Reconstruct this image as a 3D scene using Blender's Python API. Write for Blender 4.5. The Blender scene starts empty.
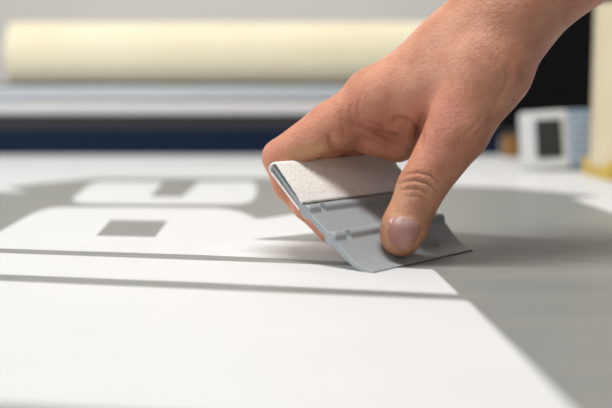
import bpy, bmesh, math, random
import numpy as np
from mathutils import Vector, Matrix
from mathutils.bvhtree import BVHTree

random.seed(4)
S = bpy.context.scene
COL = S.collection

# ------------------------------------------------------------------ camera
FPX = 1000.0
CAM_H = 0.096
PITCH = math.atan(0.114)
cd = bpy.data.cameras.new('camera')
cam = bpy.data.objects.new('camera', cd)
COL.objects.link(cam)
cam.location = (0, 0, CAM_H)
cam.rotation_euler = (math.pi / 2 - PITCH, 0, 0)
cd.sensor_width = 36
cd.lens = FPX / 612 * 36
cd.clip_start = 0.01
cd.dof.use_dof = True
cd.dof.focus_distance = 0.565
cd.dof.aperture_fstop = 4.6
S.camera = cam

# ------------------------------------------------------------------ light
w = bpy.data.worlds.new('world')
S.world = w
w.use_nodes = True
w.node_tree.nodes['Background'].inputs[0].default_value = (1.0, 0.97, 0.94, 1)
w.node_tree.nodes['Background'].inputs[1].default_value = 0.10


def area(name, loc, target, size, sy, power, color):
    l = bpy.data.lights.new(name, 'AREA')
    l.shape = 'RECTANGLE'
    l.size = size
    l.size_y = sy
    l.energy = power
    l.color = color
    o = bpy.data.objects.new(name, l)
    COL.objects.link(o)
    o.location = loc
    o.rotation_euler = (Vector(target) - Vector(loc)).to_track_quat('-Z', 'Y').to_euler()
    return o


area('overhead_light', (-0.03, 0.47, 1.38), (0.0, 0.56, 0.0), 0.85, 0.18, 18.8, (1.0, 0.985, 0.96))
area('overhead_light', (0.0, 1.9, 1.9), (0.0, 2.6, 0.3), 1.8, 0.35, 20, (1.0, 0.97, 0.93))  # added lamp aimed at the back wall to brighten the background
area('left_fill_light', (-0.95, -0.55, 0.72), (0.03, 0.58, 0.05), 0.6, 0.5, 4.6, (1.0, 0.985, 0.965))
area('left_fill_light', (-1.7, 0.75, 0.6), (-0.2, 1.7, 0.12), 0.8, 0.6, 15, (0.95, 0.98, 1.0))  # added fill from the left to brighten the cream roll, not a real window

S.view_settings.view_transform = 'Standard'
S.view_settings.look = 'None'
S.view_settings.gamma = 1
S.view_settings.exposure = 0.0

# ------------------------------------------------------------------ helpers
F = np.array([0, math.cos(PITCH), -math.sin(PITCH)])
UP = np.array([0, math.sin(PITCH), math.cos(PITCH)])
XR = np.array([1.0, 0, 0])
CP = np.array([0, 0, CAM_H])


def ray(px, py):
    return F + XR * (px - 306) / FPX + UP * (204 - py) / FPX


def P(px, py, d):
    return CP + ray(px, py) * d


def G(px, py, z=0.0):
    r = ray(px, py)
    return CP + r * ((z - CAM_H) / r[2])


def project(V):
    q = V - CP
    d = q @ F
    return 306 + FPX * (q @ XR) / d, 204 - FPX * (q @ UP) / d, d


def mat(name, color, rough=0.5, spec=0.5, metal=0.0):
    m = bpy.data.materials.new(name)
    m.use_nodes = True
    b = m.node_tree.nodes['Principled BSDF']
    b.inputs['Base Color'].default_value = (*color, 1)
    b.inputs['Roughness'].default_value = rough
    b.inputs['Specular IOR Level'].default_value = spec
    b.inputs['Metallic'].default_value = metal
    return m, m.node_tree, b


def N(nt, kind, **kw):
    n = nt.nodes.new(kind)
    for k, v in kw.items():
        if k in n.inputs:
            n.inputs[k].default_value = v
        else:
            setattr(n, k, v)
    return n


def noise_mix(nt, b, c1, c2, scale, detail=4, stretch=(1, 1, 1), lo=0.35, hi=0.65, bump=0.0, dist=0.001):
    tc = N(nt, 'ShaderNodeTexCoord')
    mp = N(nt, 'ShaderNodeMapping')
    mp.inputs['Scale'].default_value = stretch
    nt.links.new(tc.outputs['Object'], mp.inputs[0])
    no = N(nt, 'ShaderNodeTexNoise')
    no.inputs['Scale'].default_value = scale
    no.inputs['Detail'].default_value = detail
    nt.links.new(mp.outputs[0], no.inputs['Vector'])
    cr = N(nt, 'ShaderNodeValToRGB')
    cr.color_ramp.elements[0].position = lo
    cr.color_ramp.elements[1].position = hi
    cr.color_ramp.elements[0].color = (*c1, 1)
    cr.color_ramp.elements[1].color = (*c2, 1)
    nt.links.new(no.outputs[0], cr.inputs[0])
    nt.links.new(cr.outputs[0], b.inputs['Base Color'])
    if bump:
        bu = N(nt, 'ShaderNodeBump')
        bu.inputs['Strength'].default_value = bump
        bu.inputs['Distance'].default_value = dist
        nt.links.new(no.outputs[0], bu.inputs['Height'])
        nt.links.new(bu.outputs[0], b.inputs['Normal'])
    return no, cr


def link(name, me, m, parent=None, smooth=True):
    me.name = name
    if m is not None:
        me.materials.clear()
        me.materials.append(m)
    if smooth:
        for p in me.polygons:
            p.use_smooth = True
    o = bpy.data.objects.new(name, me)
    COL.objects.link(o)
    if parent is not None:
        o.parent = parent
        o.matrix_parent_inverse = parent.matrix_world.inverted()
    return o


def empty(name, loc):
    o = bpy.data.objects.new(name, None)
    COL.objects.link(o)
    o.location = loc
    o.empty_display_size = 0.01
    o.matrix_world = Matrix.Translation(loc)
    return o


def tag(o, label=None, cat=None, group=None, kind=None):
    for k, v in (('label', label), ('category', cat), ('group', group), ('kind', kind)):
        if v:
            o[k] = v
    return o


def bm_mesh(bm):
    me = bpy.data.meshes.new('m')
    bmesh.ops.recalc_face_normals(bm, faces=bm.faces)
    bm.to_mesh(me)
    bm.free()
    return me


def box_bm(bm, c, s, rz=0.0, bevel=0.0, M=None):
    b2 = bmesh.new()
    bmesh.ops.create_cube(b2, size=1)
    for v in b2.verts:
        v.co = Vector((v.co.x * s[0], v.co.y * s[1], v.co.z * s[2]))
    if bevel:
        bmesh.ops.bevel(b2, geom=b2.edges[:], offset=bevel, segments=3, affect='EDGES', profile=0.5)
    T = (M or Matrix.Identity(4)) @ Matrix.Translation(c) @ Matrix.Rotation(rz, 4, 'Z')
    b2.transform(T)
    t = bpy.data.meshes.new('t')
    b2.to_mesh(t)
    b2.free()
    bm.from_mesh(t)
    bpy.data.meshes.remove(t)


def box(name, c, s, m, parent=None, rz=0.0, bevel=0.0, M=None):
    bm = bmesh.new()
    box_bm(bm, c, s, rz, bevel, M)
    return link(name, bm_mesh(bm), m, parent, smooth=False)


def lathe(name, prof, origin, axis, m, parent=None, seg=48):
    """prof: (distance along axis, radius)"""
    bm = bmesh.new()
    q = Vector((0, 0, 1)).rotation_difference(Vector(axis).normalized())
    rings = []
    for (a, r) in prof:
        ring = []
        for i in range(seg):
            t = 2 * math.pi * i / seg
            v = q @ Vector((r * math.cos(t), r * math.sin(t), a)) + Vector(origin)
            ring.append(bm.verts.new(v))
        rings.append(ring)
    for a, b in zip(rings, rings[1:]):
        for i in range(seg):
            j = (i + 1) % seg
            bm.faces.new((a[i], a[j], b[j], b[i]))
    bm.faces.new(rings[0][::-1])
    bm.faces.new(rings[-1])
    me = bm_mesh(bm)
    o = link(name, me, m, parent, smooth=True)
    for p in me.polygons:
        if len(p.vertices) > 4:
            p.use_smooth = False
    try:
        me.set_sharp_from_angle(angle=math.radians(35))
    except Exception:
        pass
    return o


def flat(name, loops, z, th, m, parent=None):
    """a cut piece of film lying flat: outer loop first, holes after"""
    cu = bpy.data.curves.new('c', 'CURVE')
    cu.dimensions = '2D'
    cu.fill_mode = 'BOTH'
    cu.extrude = th / 2
    for lp in loops:
        sp = cu.splines.new('POLY')
        sp.points.add(len(lp) - 1)
        for i, p in enumerate(lp):
            g = G(*p)
            sp.points[i].co = (g[0], g[1], 0, 1)
        sp.use_cyclic_u = True
    t = bpy.data.objects.new('t', cu)
    COL.objects.link(t)
    dg = bpy.context.evaluated_depsgraph_get()
    me = bpy.data.meshes.new_from_object(t.evaluated_get(dg))
    bpy.data.objects.remove(t)
    me.transform(Matrix.Translation((0, 0, z + th / 2)))
    return link(name, me, m, parent, smooth=False)


# ------------------------------------------------------------------ materials
m_wall, nt, b = mat('wall_paint', (0.56, 0.52, 0.48), 0.8, 0.2)
noise_mix(nt, b, (0.86, 0.83, 0.79), (0.89, 0.86, 0.82), 3)
m_floor, nt, b = mat('floor_vinyl', (0.25, 0.24, 0.23), 0.6)
noise_mix(nt, b, (0.22, 0.21, 0.20), (0.28, 0.27, 0.26), 40)
m_table, nt, b = mat('white_laminate', (0.83, 0.83, 0.83), 0.45, 0.4)
noise_mix(nt, b, (0.68, 0.68, 0.69), (0.73, 0.73, 0.73), 4)
m_white, nt, b = mat('white_vinyl', (0.86, 0.86, 0.855), 0.5, 0.3)
noise_mix(nt, b, (0.69, 0.69, 0.69), (0.71, 0.71, 0.71), 12)
m_grey, nt, b = mat('grey_vinyl', (0.32, 0.32, 0.31), 0.42, 0.5)
noise_mix(nt, b, (0.215, 0.22, 0.208), (0.26, 0.262, 0.245), 14, 6, (0.35, 6, 1), 0.3, 0.7, 0.12, 0.0004)
m_navy, nt, b = mat('navy_paint', (0.005, 0.012, 0.036), 0.7, 0.15)
m_black, nt, b = mat('black_plastic', (0.004, 0.004, 0.0045), 0.8, 0.15)
m_slot, nt, b = mat('charcoal_plastic', (0.03, 0.03, 0.033), 0.6)
m_alu, nt, b = mat('brushed_aluminium', (0.62, 0.66, 0.72), 0.65, 0.4, 0.3)
noise_mix(nt, b, (0.44, 0.48, 0.52), (0.54, 0.57, 0.61), 8, 4, (0.2, 30, 30))
m_cover, nt, b = mat('light_grey_enamel', (0.66, 0.65, 0.64), 0.5)
m_paper, nt, b = mat('cream_paper', (0.80, 0.72, 0.50), 0.55, 0.3)
noise_mix(nt, b, (0.82, 0.75, 0.53), (0.86, 0.80, 0.60), 5, 2, (1, 1, 1))
m_card, nt, b = mat('cardboard_core', (0.40, 0.28, 0.16), 0.9)
m_beige, nt, b = mat('beige_wrapped_roll', (0.66, 0.57, 0.40), 0.6)
noise_mix(nt, b, (0.63, 0.54, 0.37), (0.69, 0.60, 0.43), 9)
m_yellow, nt, b = mat('yellow_plastic', (0.62, 0.44, 0.08), 0.5)
m_shell, nt, b = mat('off_white_plastic', (0.62, 0.63, 0.63), 0.5)
m_lcd, nt, b = mat('dark_screen', (0.03, 0.033, 0.03), 0.25)
m_key, nt, b = mat('blue_grey_plastic', (0.24, 0.33, 0.42), 0.5)
m_keycap, nt, b = mat('pale_key', (0.55, 0.60, 0.64), 0.5)
m_amber, nt, b = mat('amber_brown', (0.25, 0.11, 0.02), 0.3)
m_rubber, nt, b = mat('rubber', (0.02, 0.02, 0.02), 0.8)

m_sq, nt, b = mat('grey_squeegee_plastic', (0.33, 0.365, 0.385), 0.42, 0.45)
noise_mix(nt, b, (0.335, 0.365, 0.385), (0.375, 0.405, 0.425), 220, 3, (1, 1, 1), 0.3, 0.7, 0.25, 0.0002)
m_felt, nt, b = mat('white_wool_felt', (0.74, 0.71, 0.65), 0.95, 0.1)
no, cr = noise_mix(nt, b, (0.76, 0.72, 0.66), (0.90, 0.885, 0.85), 600, 6, (1, 1, 1), 0.28, 0.46, 0.9, 0.0008)

# skin
m_skin, nt, b = mat('skin', (0.55, 0.30, 0.21), 0.45, 0.4)
at = N(nt, 'ShaderNodeAttribute', attribute_name='skin_tone')
tc = N(nt, 'ShaderNodeTexCoord')
n1 = N(nt, 'ShaderNodeTexNoise')
n1.inputs['Scale'].default_value = 70
n1.inputs['Detail'].default_value = 6
nt.links.new(tc.outputs['Object'], n1.inputs['Vector'])
cr = N(nt, 'ShaderNodeValToRGB')
cr.color_ramp.elements[0].position = 0.35
cr.color_ramp.elements[1].position = 0.68
cr.color_ramp.elements[0].color = (0.90, 0.80, 0.76, 1)
cr.color_ramp.elements[1].color = (1.08, 1.08, 1.08, 1)
nt.links.new(n1.outputs[0], cr.inputs[0])
mx = N(nt, 'ShaderNodeMix', data_type='RGBA', blend_type='MULTIPLY')
mx.inputs[0].default_value = 1
nt.links.new(at.outputs['Color'], mx.inputs[6])
nt.links.new(cr.outputs[0], mx.inputs[7])
nt.links.new(mx.outputs[2], b.inputs['Base Color'])
b.inputs['Subsurface Weight'].default_value = 0.10
b.inputs['Subsurface Radius'].default_value = (0.006, 0.0022, 0.0012)
b.inputs['Subsurface Scale'].default_value = 1.0
v1 = N(nt, 'ShaderNodeTexVoronoi', feature='DISTANCE_TO_EDGE')
v1.inputs['Scale'].default_value = 850
nt.links.new(tc.outputs['Object'], v1.inputs['Vector'])
n2 = N(nt, 'ShaderNodeTexNoise')
n2.inputs['Scale'].default_value = 420
n2.inputs['Detail'].default_value = 5
nt.links.new(tc.outputs['Object'], n2.inputs['Vector'])
md = N(nt, 'ShaderNodeMath', operation='MULTIPLY_ADD')
md.inputs[1].default_value = 0.7
nt.links.new(v1.outputs['Distance'], md.inputs[0])
nt.links.new(n2.outputs[0], md.inputs[2])
bu = N(nt, 'ShaderNodeBump')
bu.inputs['Strength'].default_value = 0.8
bu.inputs['Distance'].default_value = 0.0009
nt.links.new(md.outputs[0], bu.inputs['Height'])
nt.links.new(bu.outputs[0], b.inputs['Normal'])
m_nail, nt, b = mat('fingernail', (0.66, 0.40, 0.36), 0.24, 0.8)
b.inputs['Subsurface Weight'].default_value = 0.1
b.inputs['Subsurface Radius'].default_value = (0.003, 0.001, 0.001)
atn = N(nt, 'ShaderNodeAttribute', attribute_name='skin_tone')
nt.links.new(atn.outputs['Color'], b.inputs['Base Color'])

# ------------------------------------------------------------------ setting
TH = 0.76
o = box('floor', (0, 1.3, -TH - 0.01), (5.2, 5.4, 0.02), m_floor)
tag(o, kind='structure')
o = box('wall_back', (0, 3.02, 0.54), (5.2, 0.04, 2.6), m_wall)
tag(o, kind='structure')

t = empty('work_table', (0.3, 1.0, -TH))
tag(t, 'wide white-topped work table that carries the film, tool and machines', 'table')
box('table_top', (0.3, 1.0, -0.02), (3.0, 2.7, 0.04), m_table, t, bevel=0.003)
for sx in (-1, 1):
    for sy in (-1, 1):
        box('leg', (0.3 + sx * 1.4, 1.0 + sy * 1.25, (-TH - 0.04) / 2), (0.06, 0.06, TH - 0.04), m_alu, t)

# ------------------------------------------------------------------ the printed film and its white cut pieces
gf = flat('grey_vinyl_sheet', [[(-700, 190), (-120, 190), (10, 187), (32, 184), (71, 180.5), (97, 178), (260, 177.5), (400, 181), (455, 186), (510, 188),
                             (560, 192.5), (600, 196), (571, 198.5), (612, 213), (760, 262), (1700, 560), (1500, 900), (-1300, 900), (-1700, 250)]],
          0.0, 0.0002, m_grey)
tag(gf, 'large matte grey vinyl sheet spread flat over the white table top', 'vinyl sheet')
ZL = 0.0002
LT = 0.00014
o = flat('vinyl_stripe', [[(-420, 262), (0, 281.5), (462, 301.0), (469, 302.5), (520, 354), (572, 408), (598, 434), (300, 421), (100, 411.5), (0, 405), (-500, 378)]], ZL, LT, m_white)
tag(o, 'widest white vinyl piece, filling the foreground nearest the camera', 'vinyl shape')
o = flat('vinyl_stripe', [[(-420, 236), (0, 253.5), (345, 266), (432, 270), (436, 272.5), (459, 295), (200, 283), (0, 275), (-420, 257)]], ZL, LT, m_white)
tag(o, 'long narrow white vinyl stripe between the two thin grey lines, running under the blade', 'vinyl shape')
o = flat('vinyl_letter', [
    [(-42, 247.5), (0, 232), (22, 219.5), (32, 214.2), (42, 210.5), (50, 208.6), (60, 207.6), (110, 207.6), (215, 208.5), (228, 209.5), (240, 212.2), (250, 216.5), (256, 219.5),
     (262, 219.3), (297, 214.2), (348, 206.5), (362, 220), (330, 232), (252, 240), (330, 243), (375, 246), (385, 263.5), (345, 262), (200, 255.5), (0, 249)],
    [(111, 220.3), (168, 221.3), (155, 237.6), (96, 236.2)]], ZL, LT, m_white)
tag(o, 'big white vinyl letter with a grey four-sided opening, reaching the left end of the tool', 'vinyl letter')
o = flat('vinyl_letter', [
    [(75, 202), (72.5, 198.5), (79, 193.5), (88, 186.5), (93, 183.5), (99, 182), (163, 182.3), (150, 197), (182, 197.6), (199, 182.5), (252, 181.8), (255, 184), (257, 190), (255, 198), (249, 202.5),
     (238, 204.5), (150, 204.2), (84, 203.6)]], ZL, LT, m_white)
tag(o, 'smaller blurred white vinyl letter behind the big one, notched in its far edge', 'vinyl letter')
o = flat('vinyl_letter', [[(-260, 187), (-60, 184), (8, 188), (28, 193.6), (0, 191.8), (-60, 194), (-280, 196)]], ZL, LT, m_white)
tag(o, 'tip of a white vinyl letter pointing in from the left photo edge', 'vinyl letter')

# ------------------------------------------------------------------ the machine across the back of the table
D = 1.49


def zc(py, d):
    q = ray(306, py)
    return CAM_H + q[2] / q[1] * d


t = empty('roll_laminator', (0, D, 0))
tag(t, 'long machine across the back with navy base, black slot and silver rail', 'machine')
XL, XRr = -1.05, 0.29
W = XRr - XL
XM = (XL + XRr) / 2
zb, zs, zr, zt = zc(130, D), zc(114.5, D), zc(101, D), zc(88, D)
box('base_panel', (XM, D + 0.11, zb / 2 + .0002), (W, 0.22, zb), m_navy, t, bevel=0.002)
box('feed_slot', (XM, D + 0.125, (zb + zs) / 2), (W, 0.22, zs - zb), m_slot, t)
box('front_cover', (XM, D + 0.12, (zs + zr) / 2 - .001), (W, 0.23, zr - zs - .002), m_cover, t, bevel=0.004)
lathe('guide_rail', [(0, 0.0105), (0.002, 0.0115), (W - 0.002, 0.0115), (W, 0.0105)], (XL, D + 0.03, (zr + zt) / 2), (1, 0, 0), m_alu, t)
box('top_plate', (XM, D + 0.13, zr + .003), (W, 0.17, 0.008), m_alu, t, bevel=0.002)
DR = D + 0.13
RR = (zc(21.5, DR) - zc(88.5, DR)) / 2 - .0005
ZR = (zc(21.5, DR) + zc(88.5, DR)) / 2 
for sy in (-1, 1):
    lathe('support_roller', [(0, 0.007), (W - .1, 0.007)], (XL + .05, DR + sy * .028, ZR - math.sqrt((RR + .0072) ** 2 - .028 ** 2)), (1, 0, 0), m_slot, t, 24)
cxl = (17 - 306) / FPX * DR
t = empty('paper_roll', (0, DR, ZR - RR))
tag(t, 'long thick cream roll lying across the silver rail of the machine', 'roll')
lathe('paper', [(0, RR - 0.001), (0.001, RR), (0.74, RR), (0.741, RR - 0.001)], (cxl, DR, ZR), (1, 0, 0), m_paper, t, 96)
lathe('core', [(0, 0.018), (0.79, 0.018)], (cxl - 0.003, DR, ZR), (1, 0, 0), m_card, t)

# black cabinet behind the display
t = empty('black_cabinet', (0.72, 2.02, 0))
tag(t, 'black cabinet standing behind the small display device', 'cabinet')
box('body', (0.775, 2.12, 0.19), (0.83, 0.24, 0.38), m_black, t, bevel=0.004)
box('door', (0.775, 1.995, 0.19), (0.80, 0.012, 0.36), m_black, t, bevel=0.002)
box('handle', (0.44, 1.984, 0.22), (0.012, 0.012, 0.07), m_slot, t, bevel=0.003)

# small display device
DD = 1.19
px0 = (527 - 306) / FPX * DD
t = empty('control_display', (px0 + 0.03, DD, 0.0))
tag(t, 'small off-white display device with dark screen and blue-grey keypad side', 'display')
R1 = Matrix.Translation((px0 - 0.004, DD + 0.002, 0.0005)) @ Matrix.Rotation(math.radians(-4), 4, 'Y') @ Matrix.Rotation(math.radians(-9), 4, 'Z') @ Matrix.Rotation(math.radians(-12), 4, 'X')
box('housing', (0.028, 0.014, 0.036), (0.057, 0.022, 0.070), m_shell, t, bevel=0.004, M=R1)
box('screen', (0.033, 0.0022, 0.037), (0.031, 0.003, 0.047), m_lcd, t, bevel=0.001, M=R1)
R2 = R1 @ Matrix.Translation((0.058, 0.002, 0)) @ Matrix.Rotation(math.radians(12), 4, 'Z')
kp = box('keypad', (0.014, 0.012, 0.036), (0.030, 0.020, 0.070), m_key, t, bevel=0.003, M=R2)
for i in range(2):
    for j in range(6):
        box('key', (0.008 + i * 0.011, 0.001, 0.012 + j * 0.0095), (0.006, 0.003, 0.0055), m_keycap, kp, bevel=0.001, M=R2)

# amber jar beside display
t = empty('jar', G(511, 157))
c = G(511, 157)
tag(t, 'blurred small brown jar just left of the display device', 'jar')
lathe('body', [(0, 0.011), (0.002, 0.013), (0.026, 0.013), (0.031, 0.009)], (c[0], c[1], 0), (0, 0, 1), m_amber, t, 32)
lathe('lid', [(0.031, 0.010), (0.038, 0.010), (0.039, 0.009)], (c[0], c[1], 0), (0, 0, 1), m_slot, t, 32)

# standing roll on a yellow base
DY = 1.11
xr = (588 - 306) / FPX * DY + 0.045
t = empty('yellow_tray', (xr, DY, 0.0))
tag(t, 'yellow tray under the upright beige roll at the right photo edge', 'tray')
box('base', (xr + 0.025, DY, 0.0062), (0.125, 0.10, 0.0124), m_yellow, t, bevel=0.002)
box('rim', (xr + 0.025, DY - 0.046, 0.0145), (0.125, 0.008, 0.008), m_yellow, t, bevel=0.002)
box('rim', (xr + 0.025, DY + 0.046, 0.0145), (0.125, 0.008, 0.008), m_yellow, t, bevel=0.002)
t = empty('upright_roll', (xr, DY, 0.0125))
tag(t, 'beige roll standing upright on the yellow tray at the right edge', 'roll')
lathe('paper', [(0, 0.040), (0.001, 0.041), (0.176, 0.041), (0.177, 0.040)], (xr, DY, 0.0125), (0, 0, 1), m_beige, t, 64)
lathe('core', [(0, 0.012), (0.180, 0.012)], (xr, DY, 0.0127), (0, 0, 1), m_card, t, 32)

# ------------------------------------------------------------------ squeegee
A = G(366, 273)
B = G(468, 250)
uL = (B - A) / np.linalg.norm(B - A)
nL = np.array([-uL[1], uL[0], 0])
ZU = np.array([0, 0, 1.0])
LEN = 0.0988
CL = np.array([(-.0045, 0.0006), (.0010, .0011), (.0060, .0024), (.0118, .0056), (.0175, .0099), (.0236, .0150), (.0300, .0199), (.0370, .0250), (.0440, .0305), (.0500, .0362), (.0560, .0422), (.0620, .0482), (.0665, .0528)])
seg = np.r_[0, np.cumsum(np.linalg.norm(np.diff(CL, axis=0), axis=1))]
TOT = seg[-1]


def cl(a):
    a = np.asarray(a, float)
    e = 0.0015

    def at(x):
        return np.array([np.interp(x, seg, CL[:, 0]), np.interp(x, seg, CL[:, 1])])
    p = at(a)
    for k in range(1, 4):
        p = p + at(a - k * .0012) + at(a + k * .0012)
    p = p / 7 if 0.004 < a < TOT - 0.004 else at(a)
    d = at(min(a + e, TOT)) - at(max(a - e, 0))
    d = d / np.linalg.norm(d)
    return p, np.array([-d[1], d[0]])      # point, front/up normal (s,z)


def SW(t, a, off):
    """world point on the tool: t along its length, a up the profile, off to the front(+)/back(-)"""
    if a > TOT:
        p, nn = cl(TOT)
        d = np.array([nn[1], -nn[0]])
        p = p + d * (a - TOT)
    else:
        p, nn = cl(a)
    q = p + nn * off
    return A + uL * t + nL * q[0] + ZU * q[1]


def width_at(a):
    return float(np.interp(a, [0, .012, .026, .034, .05, TOT], [LEN, .1030, .1065, .1075, .1065, .107]))


def half_th(a):
    return float(np.interp(a, [0, .004, .012, .03, .055, .070, TOT], [.0005, .0009, .0013, .0019, .0017, .0010, .0006]))


RID = [(0.0335, 0.0024), (0.0560, 0.0023)]


def gauss(x, c, w_):
    return math.exp(-((x - c) / w_) ** 4)


ts = sorted(set([0, .0003, .0012] + [round(x, 5) for x in np.linspace(.002, .0975, 50)] + [.0086, .0090, .0094, .0098, .0106, .0112, .0118, .0122, .0126] + [.0982, .0985, .0988]))
als = np.linspace(0, TOT, 110)
bm = bmesh.new()
grid = []
for tt in ts:
    row_f, row_b = [], []
    rnd = 1.0
    e = min(tt, LEN - tt)
    if e < .0003:
        rnd = 0.85
    notch = 1.0
    if .0088 < tt < .0124:
        notch = -0.1
    for a in als:
        hf = half_th(a) * rnd
        rf = rb = 0
        for (c, hgt) in RID:
            k = notch if tt > 0.004 else 1.0
            rf += hgt * gauss(a, c, .0026) * (k if tt > .001 else .8)
            rb += 0.0022 * gauss(a, c, .0030)
        sc = width_at(a) / LEN
        row_f.append(bm.verts.new(SW(tt * sc, a, hf + rf)))
        row_b.append(bm.verts.new(SW(tt * sc, a, -hf - rb)))
    grid.append(row_f + row_b[::-1])
n_ = len(grid[0])
for r0, r1 in zip(grid, grid[1:]):
    for i in range(n_):
        j = (i + 1) % n_
        bm.faces.new((r0[i], r0[j], r1[j], r1[i]))
for r in (grid[0], grid[-1]):
    half = n_ // 2
    for i in range(half - 1):
        bm.faces.new((r[i], r[i + 1], r[n_ - 2 - i], r[n_ - 1 - i]))
sq = empty('squeegee', tuple(A))
tag(sq, 'grey plastic squeegee with white felt edge tilted under the hand', 'squeegee')
o = link('blade', bm_mesh(bm), m_sq, sq)
o.data.set_sharp_from_angle(angle=math.radians(50))

# small raised mark near the right end of the blade
bm = bmesh.new()
pts = [(0.074, 0.016), (0.079, 0.0205), (0.084, 0.016), (0.079, 0.012)]
for k in range(4):
    a0, a1 = pts[k], pts[(k + 1) % 4]
    vs = []
    for (tq, aq) in (a0, a1):
        for dd in (-.0004, .0004):
            vs.append(bm.verts.new(SW(tq + dd, aq + dd, .0016)))
    bm.faces.new((vs[0], vs[1], vs[3], vs[2]))
geom = bmesh.ops.extrude_face_region(bm, geom=bm.faces[:])
off = Vector(tuple(SW(.08, .016, .0008) - SW(.08, .016, .0018)))
bmesh.ops.translate(bm, verts=[v for v in geom['geom'] if isinstance(v, bmesh.types.BMVert)], vec=off)
link('embossed_mark', bm_mesh(bm), m_sq, sq, smooth=False)

# felt sleeve: strip folded over the top edge
A0F, A0B = 0.0605, 0.0590
outer = []
inner = []
TF = 0.0013


def fw(a):
    return float(np.interp(a, [A0B, TOT], [0.0014, 0.0012]))


pth = []      # (a, off) mid-line of felt, front bottom -> over the top -> back bottom
for a in np.linspace(A0F, TOT - .001, 24):
    pth.append((a, float(np.interp(a, [A0F, A0F + .01, TOT], [.0020, .0030, .0034]))))
for k in range(1, 8):
    an = math.pi * k / 8
    pth.append((TOT - .001 + 0.0026 * math.sin(an), .0034 * math.cos(an) - (k / 8) * .0))
for a in np.linspace(TOT - .001, A0B, 24):
    pth.append((a, -float(np.interp(a, [A0B, TOT - .012, TOT], [.0021, .0028, .0034]))))
tsf = [0, .0004, .001] + list(np.linspace(.002, .0975, 60)) + [.0983, .0987, .0990]
rng = np.random.RandomState(3)
bm = bmesh.new()
rows = []
for tt in tsf:
    o_, i_ = [], []
    e = min(tt, .0990 - tt)
    rr = 0.75 + 0.25 * min(1, e / .001)
    for k, (a, of) in enumerate(pth):
        # outward direction in profile space
        k0, k1 = max(k - 1, 0), min(k + 1, len(pth) - 1)
        d = np.array([pth[k1][0] - pth[k0][0], pth[k1][1] - pth[k0][1]])
        d /= np.linalg.norm(d)
        nn = np.array([-d[1], d[0]])
        jit = rng.randn() * 0.00005
        sc = width_at(a) / LEN
        th_ = TF / 2 * rr * (0.75 if k in (0, len(pth) - 1) else 1)
        tj = tt * sc - .0004 + (rng.randn() * .00012 if e < .0003 else 0)
        o_.append(bm.verts.new(SW(tj, a + nn[0] * (th_ + jit), of + nn[1] * (th_ + jit))))
        i_.append(bm.verts.new(SW(tj, a - nn[0] * th_, of - nn[1] * th_)))
    rows.append(o_ + i_[::-1])
n_ = len(rows[0])
for r0, r1 in zip(rows, rows[1:]):
    for i in range(n_):
        j = (i + 1) % n_
        bm.faces.new((r0[i], r0[j], r1[j], r1[i]))
half = n_ // 2
for r in (rows[0], rows[-1]):
    for i in range(half - 1):
        bm.faces.new((r[i], r[i + 1], r[n_ - 2 - i], r[n_ - 1 - i]))
o = link('felt_sleeve', bm_mesh(bm), m_felt, sq)
tag(o, 'white wool felt sleeve folded over the upper edge')

# ------------------------------------------------------------------ hand (one continuous surface)
MM = 0.001


def rc(p, a, b_, r1, r2):
    """round cone distance"""
    ba = b_ - a
    l2 = ba @ ba
    t_ = np.clip(((p - a) @ ba) / l2, 0, 1)
    d = p - a - t_[:, None] * ba
    return np.sqrt((d * d).sum(1)) - (r1 + (r2 - r1) * t_)


def smin(a, b_, k):
    hh = np.clip(k - np.abs(a - b_), 0, None) / k
    return np.minimum(a, b_) - hh * hh * hh * k / 6.0


# joints: (px, py, depth, radius mm)
J = dict(
    elbow=(900, -370, .60, 46), fore=(640, -118, .575, 37), fore2=(573, -50, .566, 32.0), wr=(503, 19, .562, 27.5), wru=(500, 12, .590, 25),
    foreu=(632, -125, .605, 32),
    imc=(458, 52, .574, 24.5), imcp=(376, 101, .588, 16.5),
    mmcp=(398, 104, .612, 15), rmcp=(412, 112, .634, 13.5), pmcp=(426, 124, .654, 12),
    ipip=(280, 157, .584, 10.4), idip=(288, 186, .591, 8.6), itip=(306, 209, .594, 7.4),
    tcmc=(487, 68, .556, 23.5), tmcp=(458, 130, .553, 17.5), tip0=(421, 188, .553, 13.0), tpad=(405, 226, .555, 12.6), ttip=(401, 236, .557, 11.8),
    web=(425, 92, .582, 20), web2=(408, 122, .596, 15), web4=(397, 141, .600, 11), web5=(372, 134, .598, 11), imid=(330, 126, .587, 14.0), web3=(445, 80, .578, 25), heel=(470, 85, .60, 24),
)
JP = {k: (P(v[0], v[1], v[2]), v[3] * MM) for k, v in J.items()}


def fing(tq, r):
    """joints of a finger lying over the top edge and down the back of the tool at length tq"""
    return [(SW(tq, TOT + .012, -.0135), r), (SW(tq, TOT - .018, -.0160), r * .92), (SW(tq, TOT - .040, -.0140), r * .8)]


chains = []
chains.append([JP['imcp'], JP['imid'], JP['ipip'], JP['idip'], JP['itip']])
for key, tq, r in (('mmcp', .028, .0095), ('rmcp', .048, .0092), ('pmcp', .067, .0080)):
    chains.append([JP[key]] + fing(tq, r))
thumb = [JP['tcmc'], JP['tmcp'], JP['tip0'], JP['tpad'], JP['ttip']]
palm = [('elbow', 'fore'), ('fore', 'fore2'), ('fore2', 'wr'), ('foreu', 'wru'), ('wr', 'imc'), ('wru', 'heel'), ('imc', 'imcp'), ('heel', 'mmcp'), ('heel', 'rmcp'), ('wru', 'pmcp'),
        ('wr', 'tcmc'), ('web3', 'web'), ('web', 'web2'), ('web', 'imcp'), ('web2', 'web4'), ('web5', 'web4'), ('imcp', 'web5'), ('imcp', 'mmcp'), ('mmcp', 'rmcp'), ('rmcp', 'pmcp'), ('tcmc', 'web')]


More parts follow.
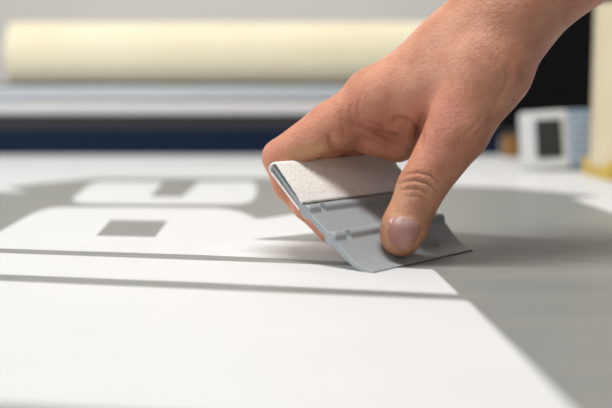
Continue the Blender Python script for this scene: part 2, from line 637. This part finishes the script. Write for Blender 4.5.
def field(p):
    d = None
    for a, b_ in palm:
        q = rc(p, JP[a][0], JP[b_][0], JP[a][1], JP[b_][1])
        d = q if d is None else smin(d, q, .012)
    fd = None
    for ch in chains:
        c = None
        for (a, ra), (b_, rb) in zip(ch, ch[1:]):
            q = rc(p, a, b_, ra * .97, rb)
            c = q if c is None else smin(c, q, .004)
        fd = c if fd is None else smin(fd, c, .0015)
    d = smin(d, fd, .007)
    c = None
    for (a, ra), (b_, rb) in zip(thumb, thumb[1:]):
        q = rc(p, a, b_, ra, rb)
        c = q if c is None else smin(c, q, .005)
    # flatten the thumb pad a little against the tool
    return smin(d, c, .008)


def surface_nets(lo, hi, hstep):
    n = np.ceil((hi - lo) / hstep).astype(int) + 1
    # coarse pass
    st = 6
    axs = [lo[i] + hstep * np.arange(n[i]) for i in range(3)]
    val = np.full(n, 1.0, np.float32)
    for i0 in range(0, n[0], st):
        for j0 in range(0, n[1], st):
            ks = np.arange(0, n[2], st)
            cpt = np.array([[axs[0][min(i0 + 3, n[0] - 1)], axs[1][min(j0 + 3, n[1] - 1)], lo[2] + hstep * (k + 3)] for k in ks])
            dc = field(cpt)
            for k, dv in zip(ks, dc):
                if abs(dv) < hstep * st * 1.25 + .003:
                    gx, gy, gz = np.meshgrid(axs[0][i0:i0 + st], axs[1][j0:j0 + st], axs[2][k:k + st], indexing='ij')
                    pp = np.stack([gx.ravel(), gy.ravel(), gz.ravel()], 1)
                    val[i0:i0 + st, j0:j0 + st, k:k + st] = field(pp).reshape(gx.shape)
                else:
                    val[i0:i0 + st, j0:j0 + st, k:k + st] = dv
    ins = val < 0
    cnt = np.zeros(n - 1, int)
    acc = np.zeros(tuple(n - 1) + (3,))
    ne = np.zeros(n - 1)
    nx, ny, nz = n
    corner = [(i, j, k) for i in (0, 1) for j in (0, 1) for k in (0, 1)]
    sub = lambda arr, c: arr[c[0]:c[0] + nx - 1, c[1]:c[1] + ny - 1, c[2]:c[2] + nz - 1]
    for a in corner:
        for ax in range(3):
            if a[ax] == 0:
                b_ = list(a)
                b_[ax] = 1
                va, vb = sub(val, a), sub(val, b_)
                cr_ = (va < 0) != (vb < 0)
                t_ = np.where(cr_, va / np.where(cr_, va - vb, 1), 0)
                for q in range(3):
                    base = a[q]
                    acc[..., q] += np.where(cr_, base + (t_ if q == ax else 0), 0)
                ne += cr_
    act = ne > 0
    idx = -np.ones(n - 1, int)
    idx[act] = np.arange(act.sum())
    ii = np.argwhere(act)
    vert = lo + hstep * (ii + acc[act] / ne[act][:, None])
    faces = []
    for ax in range(3):
        sl = [slice(1, n[q] - 1) for q in range(3)]
        sl[ax] = slice(0, n[ax] - 1)
        s2 = list(sl)
        s2[ax] = slice(1, n[ax])
        a = ins[tuple(sl)]
        b_ = ins[tuple(s2)]
        w_ = np.argwhere(a != b_)
        offp = np.array([sl[q].start for q in range(3)])
        flip = a[tuple(w_.T)]
        w_ = w_ + offp
        u_, v_ = [(1, 2), (2, 0), (0, 1)][ax]
        du = np.zeros(3, int)
        dv = np.zeros(3, int)
        du[u_] = 1
        dv[v_] = 1
        q0 = idx[tuple((w_ - du - dv).T)]
        q1 = idx[tuple((w_ - dv).T)]
        q2 = idx[tuple(w_.T)]
        q3 = idx[tuple((w_ - du).T)]
        f_ = np.stack([q0, q1, q2, q3], 1)
        f_[~flip] = f_[~flip][:, ::-1]
        faces.append(f_)
    faces = np.concatenate(faces)
    return vert, faces


lo = np.array([-.045, .50, .004])
hi = np.array([.30, .72, .36])
V, FC = surface_nets(lo, hi, .0014)
me = bpy.data.meshes.new('h')
me.from_pydata(V.tolist(), [], FC.tolist())
bm = bmesh.new()
bm.from_mesh(me)
for _ in range(3):
    bmesh.ops.smooth_vert(bm, verts=bm.verts, factor=.5, use_axis_x=True, use_axis_y=True, use_axis_z=True)
# close the open end where the forearm leaves the built region
bmesh.ops.recalc_face_normals(bm, faces=bm.faces)
bm.to_mesh(me)
bm.free()
t_ = bpy.data.objects.new('t', me)
COL.objects.link(t_)
md_ = t_.modifiers.new('s', 'SUBSURF')
md_.levels = 1
md_.render_levels = 1
dg = bpy.context.evaluated_depsgraph_get()
me2 = bpy.data.meshes.new_from_object(t_.evaluated_get(dg))
bpy.data.objects.remove(t_)
me = me2
bm = bmesh.new()
bm.from_mesh(me)
bmesh.ops.holes_fill(bm, edges=[e for e in bm.edges if e.is_boundary], sides=0)
bm.to_mesh(me)
bm.free()
nv = len(me.vertices)
co = np.empty(nv * 3)
me.vertices.foreach_get('co', co)
co = co.reshape(-1, 3)


def normals():
    nn = np.empty(nv * 3, np.float32)
    me.vertices.foreach_get('normal', nn)
    return nn.reshape(-1, 3).astype(float)


_tri = np.array([tuple(p.vertices)[:3] for p in me.polygons])
_c = co - co.mean(0)
VOL = float(np.einsum('ij,ij->i', _c[_tri[:, 0]], np.cross(_c[_tri[:, 1]], _c[_tri[:, 2]])).sum())
if VOL < 0:
    me.flip_normals()


def gate(dmin=0, dmax=9):
    px, py, d = project(co)
    nn = normals()
    vv = CP - co
    vv /= np.linalg.norm(vv, axis=1)[:, None]
    f_ = np.clip(((nn * vv).sum(1)) / .35, 0, 1)
    f_ *= (d > dmin) & (d < dmax)
    return px, py, f_, nn


def seg_dist(px, py, poly, along=False):
    best = np.full(len(px), 1e9)
    pos = np.zeros(len(px))
    ln = [math.hypot(b_[0] - a[0], b_[1] - a[1]) for a, b_ in zip(poly, poly[1:])]
    run = 0
    for (x0, y0), (x1, y1), l_ in zip(poly, poly[1:], ln):
        dx, dy = x1 - x0, y1 - y0
        t_ = np.clip(((px - x0) * dx + (py - y0) * dy) / (dx * dx + dy * dy), 0, 1)
        d = np.hypot(px - x0 - t_ * dx, py - y0 - t_ * dy)
        nb = d < best
        best = np.where(nb, d, best)
        pos = np.where(nb, (run + t_ * l_) / sum(ln), pos)
        run += l_
    return (best, pos) if along else best


FRONT = 0.595


def sculpt(items):
    """items: (polyline, half width px, height mm (+out, -in))"""
    px, py, g_, nn = gate()
    disp = np.zeros(nv)
    for poly, wd, hg in items:
        if len(poly) == 1:
            dd = np.hypot(px - poly[0][0], py - poly[0][1])
        else:
            dd, ps = seg_dist(px, py, poly, True)
        k_ = 1.0 if len(poly) == 1 else np.clip(4 * ps * (1 - ps), 0, 1) ** .6
        disp += hg * MM * np.exp(-(dd / wd) ** 2) * k_
    co[:] = co + nn * (disp * g_)[:, None]
    me.vertices.foreach_set('co', co.ravel())
    me.update()


broad = [
    ([(516, 100), (500, 122)], 9, 1.5),
    ([(330, 142), (300, 150)], 9, 0.8),
]
sculpt(broad)
fine = [
    # thumb joint creases
    ([(400, 178), (408, 174), (418, 172.5), (430, 175), (442, 184)], 1.7, -.85),
    ([(396, 185), (404, 182), (414, 180), (426, 182.5), (440, 192)], 1.7, -1.0),
    ([(398, 191), (408, 188.5), (418, 188), (432, 193)], 1.6, -.8),
    ([(405, 197), (416, 195), (428, 199)], 1.6, -.5),
    ([(404, 184.5), (416, 184), (428, 187.5)], 2.0, .5),
    ([(404, 178), (416, 176), (428, 178.5)], 2.0, .35),
    # skin folds of the web between thumb and index finger
    ([(350, 121), (368, 129), (388, 140), (412, 152)], 3.2, -1.5),
    ([(362, 118), (376, 124), (392, 133)], 3.0, 1.0),
    ([(345, 130), (362, 138), (385, 149), (402, 155)], 3.0, -1.1),
    ([(356, 127), (378, 138), (400, 150)], 3.0, .8),
    ([(392, 119), (404, 121), (413, 126), (419, 134), (418, 148)], 3.4, -3.2),
    ([(384, 128), (398, 128), (407, 134), (411, 146)], 3.6, 2.4),
    ([(372, 130), (390, 136), (402, 146)], 2.2, -1.0),
    ([(424, 112), (420, 128), (416, 144), (408, 160)], 4.0, -2.0),
    ([(337, 110), (342, 122), (345, 138)], 2.4, -.6),
    # between index and middle finger
    ([(350, 160), (340, 154), (332, 143), (330, 132)], 3.6, -1.8),
    ([(352, 104), (350, 112), (352, 124)], 1.7, -.4),
    ([(360, 98), (358, 108), (360, 120)], 1.7, -.35),
    ([(345, 98), (343, 106), (345, 116)], 1.7, -.3),
    # wrist
    ([(524, 62), (522, 84), (508, 112)], 2.4, -.8),
    ([(516, 60), (514, 84), (498, 112)], 2.6, .7),
    ([(508, 62), (507, 84), (490, 112)], 2.4, -.6),
    ([(531, 60), (529, 80), (517, 104)], 1.9, -.5),
    ([(496, 108), (486, 124), (472, 140)], 2.0, -.5),
    ([(503, 112), (493, 128), (480, 143)], 2.0, -.45),
    ([(489, 105), (478, 122), (464, 138)], 2.0, -.35),
    ([(470, 40), (486, 58), (500, 66)], 5.0, -.5),
]
sculpt(fine)
# nail fold: a shallow bed around the thumb nail
NAIL = [(389, 225), (391, 219), (398, 216.5), (407, 217.5), (416, 220.5), (420, 226), (418, 235), (413, 244), (405, 249), (396, 247), (390, 241), (388, 232)]
sculpt([(NAIL[:7], 2.0, .35), ([NAIL[0]] + NAIL[::-1][:3], 1.8, .3)])

# skin tone, varied in patches and darker along some creases
px, py, g_, nn = gate()
base = np.tile(np.array([0.62, 0.285, 0.18]), (nv, 1))


def tone(mask, colr):
    global base
    base = base * (1 - mask[:, None]) + np.array(colr) * mask[:, None]


def blob(cx_, cy_, rx, ry, ang=0):
    ca, sa = math.cos(ang), math.sin(ang)
    x = (px - cx_) * ca + (py - cy_) * sa
    y = -(px - cx_) * sa + (py - cy_) * ca
    return np.exp(-((x / rx) ** 2 + (y / ry) ** 2)) 


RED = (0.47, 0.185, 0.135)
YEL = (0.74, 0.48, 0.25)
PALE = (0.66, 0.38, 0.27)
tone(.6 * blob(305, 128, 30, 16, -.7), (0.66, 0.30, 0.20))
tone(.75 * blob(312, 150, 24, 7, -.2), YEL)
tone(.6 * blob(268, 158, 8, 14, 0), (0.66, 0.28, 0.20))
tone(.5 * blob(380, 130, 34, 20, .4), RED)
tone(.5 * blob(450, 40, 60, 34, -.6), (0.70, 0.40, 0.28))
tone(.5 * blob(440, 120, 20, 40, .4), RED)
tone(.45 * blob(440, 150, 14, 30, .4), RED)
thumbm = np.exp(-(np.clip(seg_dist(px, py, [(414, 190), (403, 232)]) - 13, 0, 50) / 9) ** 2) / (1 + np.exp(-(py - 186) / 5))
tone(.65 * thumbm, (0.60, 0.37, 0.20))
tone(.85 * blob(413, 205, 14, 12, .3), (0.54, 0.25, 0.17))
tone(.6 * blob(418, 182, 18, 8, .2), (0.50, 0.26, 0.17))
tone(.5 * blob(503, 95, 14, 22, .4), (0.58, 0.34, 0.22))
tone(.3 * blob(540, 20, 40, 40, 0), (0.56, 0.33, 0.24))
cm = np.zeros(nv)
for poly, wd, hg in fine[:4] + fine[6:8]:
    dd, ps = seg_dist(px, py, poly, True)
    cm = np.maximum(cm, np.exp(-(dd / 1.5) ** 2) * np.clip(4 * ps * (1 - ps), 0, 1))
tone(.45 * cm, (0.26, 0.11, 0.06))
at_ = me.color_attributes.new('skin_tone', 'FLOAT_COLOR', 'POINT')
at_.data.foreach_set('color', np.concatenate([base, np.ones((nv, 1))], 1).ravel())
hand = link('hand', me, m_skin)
tag(hand, 'bare right hand and forearm pressing the grey squeegee, thumb in front', 'hand')

# thumb nail, shaped on the surface of the thumb
bvh = BVHTree.FromPolygons([Vector(c) for c in co], [tuple(p.vertices) for p in me.polygons])


def on_skin(px_, py_):
    r = Vector(ray(px_, py_)).normalized()
    h_ = bvh.ray_cast(Vector(CP), r)
    return np.array(h_[0]), np.array(h_[1])


bm = bmesh.new()
cl_ = bm.loops.layers.float_color.new('skin_tone')
NP = np.array(NAIL)
# smooth closed outline
outl = []
m_ = len(NP)
for i in range(m_):
    p0, p1, p2, p3 = NP[i - 1], NP[i], NP[(i + 1) % m_], NP[(i + 2) % m_]
    for s in np.linspace(0, 1, 5)[:-1]:
        outl.append(.5 * ((2 * p1) + (-p0 + p2) * s + (2 * p0 - 5 * p1 + 4 * p2 - p3) * s ** 2 + (-p0 + 3 * p1 - 3 * p2 + p3) * s ** 3))
outl = np.array(outl)
cen = outl.mean(0)
cpos, cn = on_skin(*cen)
rings = []
for f_ in (0.0, .2, .4, .6, .75, .88, .96, 1.0):
    ring = []
    for q in outl:
        pp = cen + (q - cen) * f_
        hp, hn = on_skin(*pp)
        hn = hn / np.linalg.norm(hn)
        lift = .00045 * (1 - f_ ** 6) - .0001
        ring.append((hp + hn * lift, pp))
        if f_ == 0:
            break
    rings.append([(bm.verts.new(a), b_) for a, b_ in ring])


def ncol(pp):
    # lunula with painted highlight towards the joint, pink plate, pale free edge at the tip
    x, y = pp
    s = (y - 216.5 + .25 * (x - 404)) / 32.0
    c = np.array([0.42, 0.18, 0.14])
    lun_glint = math.exp(-((x - 405) / 14) ** 2 - ((y - 221) / 5.5) ** 2)
    c = c * (1 - .8 * lun_glint) + np.array([.72, .50, .44]) * .8 * lun_glint
    tip = 1 / (1 + math.exp(-(s - .90) / .03))
    c = c * (1 - .5 * tip) + np.array([.66, .46, .32]) * .5 * tip
    return (*c, 1)


def addf(vs):
    f_ = bm.faces.new([v[0] for v in vs])
    for l, v in zip(f_.loops, vs):
        l[cl_] = ncol(v[1])


c0 = rings[0][0]
r1 = rings[1]
for i in range(len(r1)):
    addf((c0, r1[i], r1[(i + 1) % len(r1)]))
for ra, rb in zip(rings[1:], rings[2:]):
    for i in range(len(ra)):
        j = (i + 1) % len(ra)
        addf((ra[i], rb[i], rb[j], ra[j]))
# give it thickness
o = link('thumb_nail', bm_mesh(bm), m_nail, hand)
md_ = o.modifiers.new('s', 'SOLIDIFY')
md_.thickness = .0004
md_.offset = -1
tag(o, 'pink thumb nail with highlight painted at its base')
